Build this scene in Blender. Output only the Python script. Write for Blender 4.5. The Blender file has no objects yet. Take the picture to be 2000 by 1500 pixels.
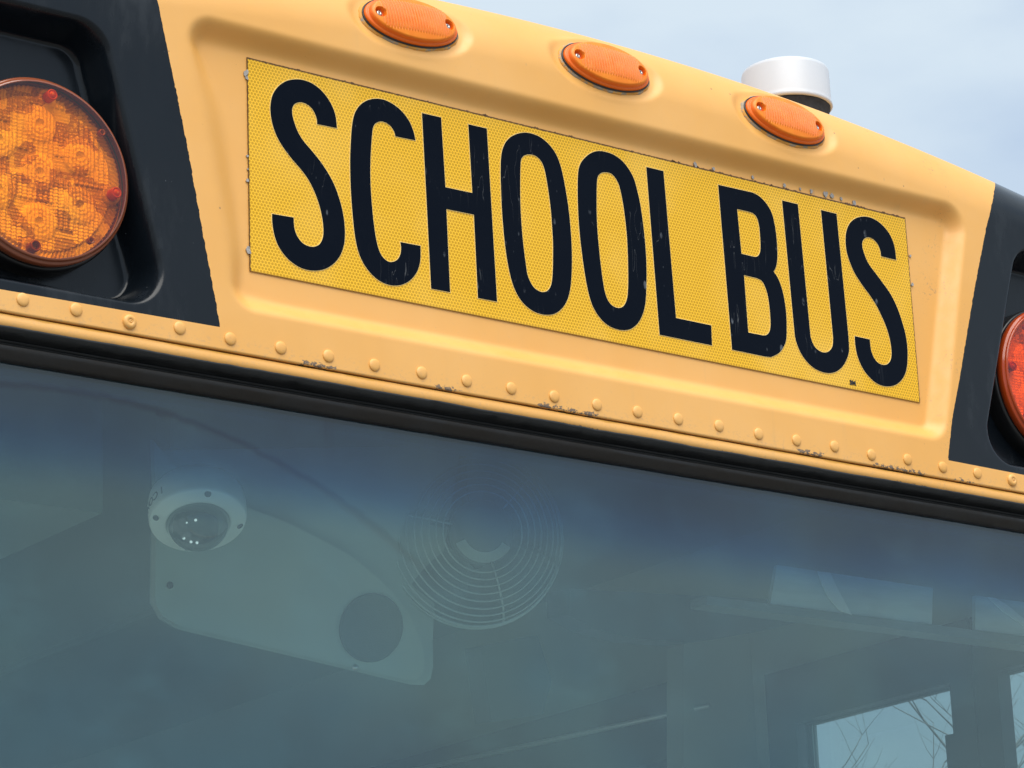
import bpy, bmesh, math, random
import numpy as np
from mathutils import Vector, Matrix, noise
random.seed(7)
R = math.radians
SC = bpy.context.scene
C = SC.collection
ZO = 2.75                      # height of the sign's centre above the ground

# ------------------------------------------------------------------ camera
cam = bpy.data.cameras.new('camera')
camo = bpy.data.objects.new('camera', cam); C.objects.link(camo)
RC = [[0.8015374185138062, -0.5967248679984345, -0.03817327120478798],
      [0.14599531122661868, 0.2572143407441178, -0.9552623472195539],
      [0.579847510835449, 0.7601053971837194, 0.2932859515048651]]
CP = Vector((-1.99372482, -2.43375376, -1.12139835))
rx, ry, rz = Vector(RC[0]), Vector(RC[1]), Vector(RC[2])
m = Matrix((rx, -ry, -rz)).transposed().to_4x4()
m.translation = CP + Vector((0, 0, ZO))
camo.matrix_world = m
cam.sensor_width = 36; cam.sensor_fit = 'HORIZONTAL'; cam.lens = 36 * 6000 / 2000
cam.clip_start = .05; cam.clip_end = 3000
SC.camera = camo
SC.render.resolution_x = 1024; SC.render.resolution_y = 768

# ------------------------------------------------------------------ light
SUN_EL, SUN_AZ = 58, 205       # azimuth clockwise from +Y: light from the front left
SC.view_settings.view_transform = 'Standard'; SC.view_settings.look = 'None'
SC.view_settings.gamma = 1; SC.view_settings.use_curve_mapping = False
SC.view_settings.exposure = 0.62
w = bpy.data.worlds.new('World'); SC.world = w; w.use_nodes = True
nt = w.node_tree; nt.nodes.clear()
out = nt.nodes.new('ShaderNodeOutputWorld')
sky = nt.nodes.new('ShaderNodeTexSky'); sky.sky_type = 'NISHITA'; sky.sun_disc = False
sky.sun_elevation = R(SUN_EL); sky.sun_rotation = R(SUN_AZ)
bg1 = nt.nodes.new('ShaderNodeBackground'); bg1.inputs[1].default_value = .07
nt.links.new(sky.outputs[0], bg1.inputs[0])
bg2 = nt.nodes.new('ShaderNodeBackground'); bg2.inputs[1].default_value = .67
tc = nt.nodes.new('ShaderNodeTexCoord')
mp = nt.nodes.new('ShaderNodeMapping'); mp.inputs['Scale'].default_value = (1, 1, 2.2)
nt.links.new(tc.outputs['Generated'], mp.inputs[0])
nz = nt.nodes.new('ShaderNodeTexNoise'); nz.inputs['Scale'].default_value = 5.0; nz.inputs['Detail'].default_value = 6; nz.inputs['Roughness'].default_value = .48
nt.links.new(mp.outputs[0], nz.inputs[0])
cr = nt.nodes.new('ShaderNodeValToRGB')
cr.color_ramp.elements[0].position = .34; cr.color_ramp.elements[0].color = (.50, .64, .84, 1)
cr.color_ramp.elements[1].position = .62; cr.color_ramp.elements[1].color = (.78, .90, .99, 1)
nt.links.new(nz.outputs[0], cr.inputs[0]); nt.links.new(cr.outputs[0], bg2.inputs[0])
mx = nt.nodes.new('ShaderNodeMixShader'); mx.inputs[0].default_value = .82
nt.links.new(bg1.outputs[0], mx.inputs[1]); nt.links.new(bg2.outputs[0], mx.inputs[2])
nt.links.new(mx.outputs[0], out.inputs[0])
sl = bpy.data.lights.new('sun', 'SUN'); sl.energy = 2.5; sl.angle = R(60); sl.color = (1, .96, .88)
so = bpy.data.objects.new('sun', sl); C.objects.link(so)
az, el = R(SUN_AZ), R(SUN_EL)
d = Vector((math.sin(az)*math.cos(el), math.cos(az)*math.cos(el), math.sin(el)))
so.rotation_euler = d.to_track_quat('Z', 'Y').to_euler(); so.location = (0, -3, 8)

# ------------------------------------------------------------------ helpers
def at(x, y, Y=0.0):
    """pixel of the 2000x1500 photograph -> point on the plane at depth Y (sign frame)"""
    dv = rx*((x-1000)/6000) + ry*((y-750)/6000) + rz
    return CP + dv*((Y-CP.y)/dv.y)
def atx(x, y, X):
    dv = rx*((x-1000)/6000) + ry*((y-750)/6000) + rz
    return CP + dv*((X-CP.x)/dv.x)

def tag(o, label=None, cat=None, group=None, kind=None):
    if label: o['label'] = label
    if cat: o['category'] = cat
    if group: o['group'] = group
    if kind: o['kind'] = kind
    return o
def empty(name, loc=(0, 0, 0)):
    o = bpy.data.objects.new(name, None); C.objects.link(o); o.location = loc; o.empty_display_size = .1
    return o
def link(name, me, mats, parent=None, smooth=True, loc=None):
    for mm in (mats if isinstance(mats, (list, tuple)) else [mats]): me.materials.append(mm)
    o = bpy.data.objects.new(name, me); C.objects.link(o)
    if smooth: me.polygons.foreach_set('use_smooth', [True]*len(me.polygons))
    if loc is not None: o.location = loc
    if parent: o.parent = parent
    return o
def mesh(name, verts, faces, mats, parent=None, smooth=False, loc=None, shift=True):
    me = bpy.data.meshes.new(name)
    v = [(p[0], p[1], p[2] + (ZO if shift else 0)) for p in verts]
    me.from_pydata(v, [], faces); me.update()
    return link(name, me, mats, parent, smooth, loc)
def from_bm(name, bm, mats, parent=None, smooth=False, shift=True, loc=None):
    if shift: bmesh.ops.translate(bm, verts=bm.verts, vec=(0, 0, ZO))
    bmesh.ops.recalc_face_normals(bm, faces=bm.faces)
    me = bpy.data.meshes.new(name); bm.to_mesh(me); bm.free()
    return link(name, me, mats, parent, smooth, loc)
def np_grid(name, P, mats, parent=None, flip=False, shift=True, loc=None):
    """P: (rows, cols, 3) array of points -> smooth grid mesh"""
    n, k = P.shape[:2]
    me = bpy.data.meshes.new(name)
    P = P.reshape(-1, 3).astype(np.float32).copy()
    if shift: P[:, 2] += ZO
    i = np.arange((n-1)*k).reshape(n-1, k)[:, :-1].ravel()
    q = np.stack([i, i+1, i+k+1, i+k], 1)
    if flip: q = q[:, ::-1]
    me.vertices.add(len(P)); me.vertices.foreach_set('co', P.ravel())
    me.loops.add(q.size); me.loops.foreach_set('vertex_index', q.ravel().astype(np.int32))
    me.polygons.add(len(q)); me.polygons.foreach_set('loop_start', np.arange(0, q.size, 4, dtype=np.int32))
    me.polygons.foreach_set('loop_total', np.full(len(q), 4, dtype=np.int32))
    me.update(calc_edges=True); me.validate()
    return link(name, me, mats, parent, True, loc)
def bx(bm, a, b, rot=None, bevel=0):
    g = bmesh.ops.create_cube(bm, size=1)
    vs = g['verts']
    c = [(a[i]+b[i])/2 for i in range(3)]; s = [abs(b[i]-a[i]) for i in range(3)]
    bmesh.ops.scale(bm, verts=vs, vec=s)
    if bevel:
        es = list({e for v in vs for e in v.link_edges})
        r = bmesh.ops.bevel(bm, geom=es, offset=bevel, segments=2, affect='EDGES'); vs = list({v for f in r['faces'] for v in f.verts} | {v for v in vs if v.is_valid})
    if rot: bmesh.ops.rotate(bm, verts=vs, cent=(0, 0, 0), matrix=rot)
    bmesh.ops.translate(bm, verts=vs, vec=c)
    return vs
def tube(bm, pts, r, seg=8, closed=False):
    """tube along points; r number or list"""
    n = len(pts); pts = [Vector(p) for p in pts]
    rings = []
    for i, p in enumerate(pts):
        a = pts[(i-1) % n] if (closed or i > 0) else p
        b = pts[(i+1) % n] if (closed or i < n-1) else p
        t = (b-a).normalized()
        u = t.orthogonal() if abs(t.z) > .95 else t.cross(Vector((0, 0, 1)))
        u.normalize(); v = t.cross(u).normalized()
        rr = r[i] if isinstance(r, (list, tuple)) else r
        rings.append([bm.verts.new(p + u*rr*math.cos(2*math.pi*k/seg) + v*rr*math.sin(2*math.pi*k/seg)) for k in range(seg)])
    for i in range(n if closed else n-1):
        A, B = rings[i], rings[(i+1) % n]
        for k in range(seg): bm.faces.new((A[k], A[(k+1) % seg], B[(k+1) % seg], B[k]))
    if not closed:
        bm.faces.new(rings[0][::-1]); bm.faces.new(rings[-1])
def lathe(bm, prof, M=None, seg=64, cap0=False, cap1=False):
    """prof: list of (r, h); axis +Z of M"""
    M = M or Matrix.Identity(4)
    rings = []
    for r, h in prof:
        if r < 1e-6: rings.append([bm.verts.new(M @ Vector((0, 0, h)))])
        else: rings.append([bm.verts.new(M @ Vector((r*math.cos(2*math.pi*k/seg), r*math.sin(2*math.pi*k/seg), h))) for k in range(seg)])
    for A, B in zip(rings, rings[1:]):
        for k in range(seg):
            k2 = (k+1) % seg
            f = [A[k % len(A)], A[k2 % len(A)], B[k2 % len(B)], B[k % len(B)]]
            f2 = []
            for vv in f:
                if vv not in f2: f2.append(vv)
            if len(f2) > 2: bm.faces.new(f2)
def axis_matrix(pos, zdir, xdir=None):
    z = Vector(zdir).normalized()
    x = Vector(xdir) if xdir is not None else z.orthogonal()
    x = (x - z*x.dot(z)).normalized(); y = z.cross(x)
    M = Matrix((x, y, z)).transposed().to_4x4(); M.translation = pos
    return M
def slab(bm, pts, n, t):
    """flat polygon pts, extruded by n*t"""
    n = Vector(n).normalized()*t
    A = [bm.verts.new(p) for p in pts]; B = [bm.verts.new(Vector(p)+n) for p in pts]
    bm.faces.new(A); bm.faces.new(B[::-1])
    k = len(pts)
    for i in range(k): bm.faces.new((A[(i+1) % k], A[i], B[i], B[(i+1) % k]))

# ------------------------------------------------------------------ materials
class NM:
    def __init__(s, name):
        s.m = bpy.data.materials.new(name); s.m.use_nodes = True
        s.nt = s.m.node_tree; s.nt.nodes.clear()
        s.out = s.nt.nodes.new('ShaderNodeOutputMaterial')
    def n(s, t, **kw):
        nd = s.nt.nodes.new('ShaderNode'+t)
        for k, v in kw.items():
            if k.startswith('_'): setattr(nd, k[1:], v)
            else:
                key = int(k[1:]) if k[0] == 'i' and k[1:].isdigit() else k.replace('__', ' ')
                if hasattr(v, 'bl_idname') or isinstance(v, bpy.types.NodeSocket): s.nt.links.new(v, nd.inputs[key])
                else: nd.inputs[key].default_value = v
        return nd
    def math(s, op, a, b=None, c=None, clamp=False):
        nd = s.nt.nodes.new('ShaderNodeMath'); nd.operation = op; nd.use_clamp = clamp
        for i, v in enumerate((a, b, c)):
            if v is None: continue
            if isinstance(v, bpy.types.NodeSocket): s.nt.links.new(v, nd.inputs[i])
            else: nd.inputs[i].default_value = v
        return nd.outputs[0]
    def mix(s, f, a, b, mode='MIX'):
        nd = s.nt.nodes.new('ShaderNodeMix'); nd.data_type = 'RGBA'; nd.blend_type = mode
        for i, v in ((0, f), (6, a), (7, b)):
            if isinstance(v, bpy.types.NodeSocket): s.nt.links.new(v, nd.inputs[i])
            else: nd.inputs[i].default_value = (tuple(v)+(1,) if isinstance(v, (tuple, list)) and len(v) == 3 else v)
        return nd.outputs[2]
    def pos(s):
        return s.n('NewGeometry').outputs['Position']
    def sep(s, v):
        o = s.n('SeparateXYZ', Vector=v).outputs; return o[0], o[1], o[2]
    def noise(s, v, scale, detail=3, rough=.5, stretch=None):
        if stretch: v = s.n('Mapping', Vector=v, Scale=stretch).outputs[0]
        return s.n('TexNoise', Vector=v, Scale=scale, Detail=detail, Roughness=rough).outputs[0]
    def smooth(s, v, lo, hi, a=0., b=1.):
        nd = s.n('MapRange', Value=v); nd.interpolation_type = 'SMOOTHSTEP'
        nd.inputs['From Min'].default_value = lo; nd.inputs['From Max'].default_value = hi
        nd.inputs['To Min'].default_value = a; nd.inputs['To Max'].default_value = b
        return nd.outputs[0]
    def bsdf(s, **kw):
        nd = s.n('BsdfPrincipled', **kw); s.nt.links.new(nd.outputs[0], s.out.inputs[0]); return nd
    def bump(s, h, strength, dist=.001, normal=None):
        nd = s.n('Bump', Height=h, Strength=strength, Distance=dist)
        return nd.outputs[0]

def simple(name, col, rough=.5, metal=0, bumpy=0, scale=200, var=.08, **kw):
    M = NM(name); p = M.pos()
    f = M.noise(p, scale, 3)
    c = M.mix(f, tuple(x*(1-var) for x in col), tuple(min(1, x*(1+var)) for x in col))
    args = dict(Base__Color=c, Roughness=rough, Metallic=metal, **kw)
    if bumpy: args['Normal'] = M.bump(f, bumpy, .001)
    M.bsdf(**args); return M.m

# school-bus yellow paint, weathered: fine orange peel, specks, chips along the seam edge
def yellow_mat(name, strip=False):
    M = NM(name); p = M.pos(); x, y, z = M.sep(p)
    big = M.noise(p, 3.5, 4, .6); fine = M.noise(p, 60, 5, .6)
    c = M.mix(M.smooth(big, .35, .65), (.80, .388, .072), (.835, .43, .105))
    c = M.mix(M.smooth(fine, .45, .75, 0, .22), c, (.85, .42, .09))
    # small dark specks
    v = M.n('TexVoronoi', Vector=p, Scale=70.0); v.feature = 'F1'
    cell = M.n('SeparateColor', Color=v.outputs['Color']).outputs[0]
    sz = M.math('MULTIPLY', M.math('SUBTRACT', cell, .93, clamp=True), 1.1)
    speck = M.smooth(M.math('SUBTRACT', v.outputs['Distance'], sz), .0, .035, 1, 0)
    c = M.mix(M.math('MULTIPLY', speck, .7), c, (.20, .10, .05))
    v2 = M.n('TexVoronoi', Vector=M.n('Mapping', Vector=p, Scale=(1, 1, .55)).outputs[0], Scale=28.0)
    cell2 = M.n('SeparateColor', Color=v2.outputs['Color']).outputs[1]
    sz2 = M.math('MULTIPLY', M.math('SUBTRACT', cell2, .95, clamp=True), .9)
    sm2 = M.smooth(M.math('SUBTRACT', v2.outputs['Distance'], sz2), .0, .05, 1, 0)
    c = M.mix(M.math('MULTIPLY', sm2, .35), c, (.38, .22, .12))
    # scuffed, dirty textured zone in the recess' outer edges and chips at the lower seam
    zl = ZO
    edge = M.math('ABSOLUTE', M.math('SUBTRACT', z, zl-(.2060 if not strip else .2228)))
    nzc = M.noise(p, 230, 4, .65, (1, 1, 1.6)); lowf = M.noise(p, 9, 2, .5)
    amt = M.smooth(lowf, .42, .62)
    lim = M.math('MULTIPLY', M.smooth(edge, .0, .011, 1, 0), amt)
    chip = M.smooth(M.math('MULTIPLY', nzc, lim), .445, .495)
    c = M.mix(chip, c, (.10, .07, .05))
    dirt = M.math('MULTIPLY', M.smooth(nzc, .5, .7), M.math('MULTIPLY', M.smooth(edge, .0, .02, 1, 0), .45))
    c = M.mix(dirt, c, (.50, .30, .14))
    run = M.noise(p, 55, 4, .6, (1, 1, .10)); c = M.mix(M.math('MULTIPLY', M.smooth(run, .58, .78, 0, .30), M.smooth(big, .4, .6)), c, (.62, .36, .12))
    grime = M.noise(p, 200, 5, .75); c = M.mix(M.math('MULTIPLY', M.smooth(grime, .60, .75, 0, .35), M.smooth(M.noise(p, 7, 3), .45, .62)), c, (.46, .28, .12))
    gz = M.math('MULTIPLY', M.smooth(x, .455, .485), M.smooth(x, .515, .535, 1, 0))
    c = M.mix(M.math('MULTIPLY', M.smooth(M.noise(p, 260, 4, .7), .56, .66, 0, .55), M.math('MULTIPLY', gz, M.smooth(M.noise(p, 20, 2), .42, .6))), c, (.34, .21, .10))
    if strip:
        st = M.smooth(M.math('ADD', M.math('MULTIPLY', M.noise(p, 30, 2, .5, (1, 1, .3)), .012), z), zl-.2085+.004, zl-.2075+.004)
        c = M.mix(M.math('MULTIPLY', st, .6), c, (.62, .30, .015))
    peel = M.noise(p, 420, 2); wav = M.noise(p, 40, 2)
    h = M.math('ADD', M.math('MULTIPLY', peel, .15), M.math('ADD', M.math('MULTIPLY', chip, -.8), M.math('MULTIPLY', speck, -.4)))
    rg = M.smooth(fine, .3, .8, .50, .66)
    M.bsdf(Base__Color=c, Roughness=rg, Specular__IOR__Level=1.0, Normal=M.bump(h, .4, .0006), Coat__Weight=.0)
    return M.m
YEL = yellow_mat('yellow_paint'); YELS = yellow_mat('yellow_strip_paint', True)

def black_mat():
    M = NM('black_paint'); p = M.pos(); x, y, z = M.sep(p)
    big = M.noise(p, 5, 4, .6)
    c = M.mix(big, (.0035, .0055, .0085), (.008, .0115, .016))
    smear = M.noise(p, 14, 5, .65, (1, 1, .35))
    c = M.mix(M.smooth(smear, .52, .78, 0, .5), c, (.045, .052, .060))
    v = M.n('TexVoronoi', Vector=p, Scale=45.0)
    cell = M.n('SeparateColor', Color=v.outputs['Color']).outputs[0]
    sz = M.math('MULTIPLY', M.math('SUBTRACT', cell, .94, clamp=True), 1.0)
    speck = M.smooth(M.math('SUBTRACT', v.outputs['Distance'], sz), 0., .03, 1, 0)
    c = M.mix(M.math('MULTIPLY', speck, .8), c, (.30, .32, .34))
    rg = M.smooth(smear, .35, .75, .16, .34)
    M.bsdf(Base__Color=c, Roughness=rg, Specular__IOR__Level=.32, Normal=M.bump(M.noise(p, 25, 2), .12, .002))
    return M.m
BLK = black_mat()

def sheet_mat():
    M = NM('reflective_sheeting'); p = M.pos(); x, y, z = M.sep(p)
    per = .00388
    px_ = M.math('DIVIDE', x, per); pz_ = M.math('DIVIDE', z, per)
    def cell(ox, oz):
        a = M.math('SUBTRACT', M.math('FLOORED_MODULO', M.math('SUBTRACT', px_, ox), 1.0), .5)
        b = M.math('SUBTRACT', M.math('FLOORED_MODULO', M.math('SUBTRACT', pz_, oz), 1.7320508), .8660254)
        return a, b, M.math('ADD', M.math('MULTIPLY', a, a), M.math('MULTIPLY', b, b))
    a1, b1, d1 = cell(0, 0); a2, b2, d2 = cell(.5, .8660254)
    s_ = M.math('LESS_THAN', d1, d2)
    gx = M.math('ABSOLUTE', M.math('ADD', M.math('MULTIPLY', s_, a1), M.math('MULTIPLY', M.math('SUBTRACT', 1.0, s_), a2)))
    gz = M.math('ABSOLUTE', M.math('ADD', M.math('MULTIPLY', s_, b1), M.math('MULTIPLY', M.math('SUBTRACT', 1.0, s_), b2)))
    hexd = M.math('MAXIMUM', gx, M.math('ADD', M.math('MULTIPLY', gx, .5), M.math('MULTIPLY', gz, .8660254)))
    rnd = M.math('SQRT', M.math('ADD', M.math('MULTIPLY', gx, gx), M.math('MULTIPLY', gz, gz)))
    hd = M.math('ADD', M.math('MULTIPLY', hexd, .5), M.math('MULTIPLY', rnd, .5))
    line = M.smooth(hd, .33, .44)
    big = M.noise(p, 5, 3, .6)
    lc = M.mix(big, (.96, .535, .010), (.98, .58, .045)); cc = M.mix(M.noise(p, 260, 2), (.56, .285, .001), (.64, .34, .006))
    c = M.mix(line, cc, lc)
    c = M.mix(M.smooth(M.noise(p, 7, 3), .45, .68, 0, .22), c, (.95, .62, .16))
    # dirt along the cut edge
    ex = M.math('SUBTRACT', .4572, M.math('ABSOLUTE', x)); zz = M.math('SUBTRACT', z, ZO)
    et = M.math('SUBTRACT', .1143, zz)
    nz_ = M.noise(p, 300, 4, .7)
    e = M.math('MINIMUM', et, M.math('ADD', ex, .0006))
    dirt = M.smooth(M.math('SUBTRACT', e, M.math('MULTIPLY', nz_, .0034)), -.0006, .0004, 1, 0)
    c = M.mix(dirt, c, (.10, .045, .012))
    eb = M.math('ADD', .1143, zz)
    c = M.mix(M.smooth(eb, .0004, .0012, .75, 0), c, (.16, .07, .01))
    M.bsdf(Base__Color=c, Roughness=.35, Specular__IOR__Level=.3, Coat__Weight=.1, Coat__Roughness=.06, Normal=M.bump(line, .12, .0003))
    return M.m
SHEET = sheet_mat()
def letter_mat():
    M = NM('black_lettering_film'); p = M.pos()
    v = M.n('TexVoronoi', Vector=M.n('Mapping', Vector=p, Rotation=(0, .5, 0), Scale=(1, 1, .45)).outputs[0], Scale=105.0)
    cell = M.n('SeparateColor', Color=v.outputs['Color']).outputs[0]
    sz = M.math('MULTIPLY', M.math('SUBTRACT', cell, .74, clamp=True), .9)
    speck = M.smooth(M.math('SUBTRACT', v.outputs['Distance'], sz), 0., .10, 1, 0)
    sm = M.noise(p, 22, 5, .7)
    c = M.mix(M.noise(p, 8, 3), (.0022, .0042, .009), (.004, .0065, .013))
    c = M.mix(M.math('MULTIPLY', speck, M.smooth(sm, .45, .62, .0, .6)), c, (.17, .19, .22))
    str_ = M.noise(p, 26, 3, .5, (1.6, 1, .16)); c = M.mix(M.smooth(str_, .66, .76, 0, .16), c, (.12, .14, .16))
    # thin scratches
    w1 = M.noise(M.n('Mapping', Vector=p, Rotation=(0, .9, 0), Scale=(9, 1, 1.2)).outputs[0], 9, 2, .5)
    scr = M.math('MULTIPLY', M.smooth(M.math('ABSOLUTE', M.math('SUBTRACT', w1, .5)), .0, .004, 1, 0), M.smooth(M.noise(p, 12, 1), .54, .62))
    c = M.mix(M.math('MULTIPLY', scr, .35), c, (.20, .21, .22))
    M.bsdf(Base__Color=c, Roughness=M.smooth(sm, .4, .7, .20, .38), Specular__IOR__Level=.05)
    return M.m
LET = letter_mat()
HALO = simple('cut_edge_film', (.93, .66, .22), .35)
RUB = NM('window_rubber'); _p = RUB.pos(); _x, _y, _z = RUB.sep(_p)
_n = RUB.noise(_p, 18, 5, .6, (.5, 1, 1)); _low = RUB.smooth(_z, ZO-.2366, ZO-.2350, 1, 0)
_c = RUB.mix(_n, (.009, .010, .011), (.028, .030, .032))
_c = RUB.mix(RUB.math('MULTIPLY', _low, RUB.smooth(_n, .3, .6, .3, .9)), _c, (.012, .009, .0065))
RUB.bsdf(Base__Color=_c, Specular__IOR__Level=.35, Roughness=RUB.smooth(RUB.noise(_p, 40, 4, .6, (.4, 1, 1)), .4, .6, .30, .62), Normal=RUB.bump(RUB.noise(_p, 120, 4, .6), .5, .001)); RUB = RUB.m
BLKPL = simple('black_plastic', (.012, .012, .013), .35)
FOAM = simple('black_foam', (.02, .02, .022), .9, bumpy=1, scale=150, var=.6)
WHITE = simple('white_plastic', (.60, .62, .66), .35, var=.02)
STEEL = simple('steel_screw', (.5, .48, .45), .3, 1)

# thin glazing: real reflection from both faces, tint in transmission
def glass_mat(name, tint_fn, refl=1.0, rough=0.0, bump=None, film=None):
    M = NM(name); p = M.pos()
    t = tint_fn(M, p) if callable(tint_fn) else tuple(tint_fn)+(1,)
    tr = M.n('BsdfTransparent', Color=t)
    kw = dict(Roughness=rough)
    if bump: kw['Normal'] = bump(M, p)
    gl = M.n('BsdfGlossy', **kw); gl.inputs['Color'].default_value = (1, 1, 1, 1)
    bf = M.n('NewGeometry').outputs['Backfacing']
    fk = dict(IOR=M.math('ADD', 1.5, M.math('MULTIPLY', bf, 1/1.5-1.5)))
    if bump: fk['Normal'] = kw['Normal']
    fr = M.n('Fresnel', **fk).outputs[0]
    if film: 
        df = M.n('BsdfDiffuse', Color=film[1](M, p)); m0 = M.n('MixShader', i0=film[0](M, p)); M.nt.links.new(tr.outputs[0], m0.inputs[1]); M.nt.links.new(df.outputs[0], m0.inputs[2]); tr = m0
    mxn = M.n('MixShader', i0=M.math('MULTIPLY', fr, refl, clamp=True))
    M.nt.links.new(tr.outputs[0], mxn.inputs[1]); M.nt.links.new(gl.outputs[0], mxn.inputs[2])
    M.nt.links.new(mxn.outputs[0], M.out.inputs[0]); return M.m
def wind_tint(M, p):
    x, y, z = M.sep(p)
    n_ = M.noise(p, 5, 2)
    zz = M.math('ADD', z, M.math('MULTIPLY', M.math('SUBTRACT', n_, .5), .03))
    f = M.smooth(zz, ZO-.372, ZO-.300)
    g = M.smooth(zz, ZO-.345, ZO-.265)
    c = M.mix(f, (.84, .96, .95), (.30, .60, .96))
    return M.mix(g, c, (.17, .27, .50))
def haze_film(M, p):
    """reflected-sky haze painted as a film: cloudy patches, dust specks, an old wiper arc, drips below the seal"""
    x, y, z = M.sep(p)
    a = M.smooth(M.noise(p, 3.2, 4, .6), .35, .68, .030, .056)  # base film paints in the veil of reflected sky
    a = M.math('ADD', a, M.smooth(M.noise(p, 9, 5, .65, (1, 1, 1.8)), .50, .78, 0, .022))
    dx = M.math('ADD', x, .648); dz = M.math('ADD', M.math('SUBTRACT', z, ZO), .948)
    d = M.math('SQRT', M.math('ADD', M.math('MULTIPLY', dx, dx), M.math('MULTIPLY', dz, dz)))
    w_ = M.math('MULTIPLY', M.math('SUBTRACT', M.noise(p, 60, 4, .7), .5), .012)
    arc = M.smooth(M.math('ABSOLUTE', M.math('SUBTRACT', M.math('ADD', d, w_), .681)), .0, .006, 1, 0)
    a = M.math('MULTIPLY', a, M.math('SUBTRACT', 1.0, M.math('MULTIPLY', M.math('MULTIPLY', arc, M.smooth(z, ZO-.43, ZO-.37)), .6)))
    drip = M.math('MULTIPLY', M.smooth(M.noise(p, 26, 3, .6, (1, 1, .09)), .60, .72), M.smooth(z, ZO-.33, ZO-.26))
    a = M.math('MULTIPLY', a, M.math('SUBTRACT', 1.0, M.math('MULTIPLY', drip, .6)))
    v = M.n('TexVoronoi', Vector=p, Scale=30.0)
    cell = M.n('SeparateColor', Color=v.outputs['Color']).outputs[0]
    sz = M.math('MULTIPLY', M.math('SUBTRACT', cell, .95, clamp=True), .9)
    sp = M.smooth(M.math('SUBTRACT', v.outputs['Distance'], sz), 0., .02, 1, 0)
    return M.math('ADD', M.math('MAXIMUM', a, 0.0), M.math('MULTIPLY', sp, .10))
def haze_tint(M, p):
    f = M.smooth(M.noise(p, 2.6, 3, .55), .42, .62)
    return M.mix(f, (.20, .54, .68), (.30, .62, .62))  # colour patches stand in for cloud reflections on the glass
WGLASS = glass_mat('windshield_glass', wind_tint, 1.34, film=(haze_film, haze_tint))
SGLASS = glass_mat('side_window_glass', (.58, .62, .64))
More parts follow.
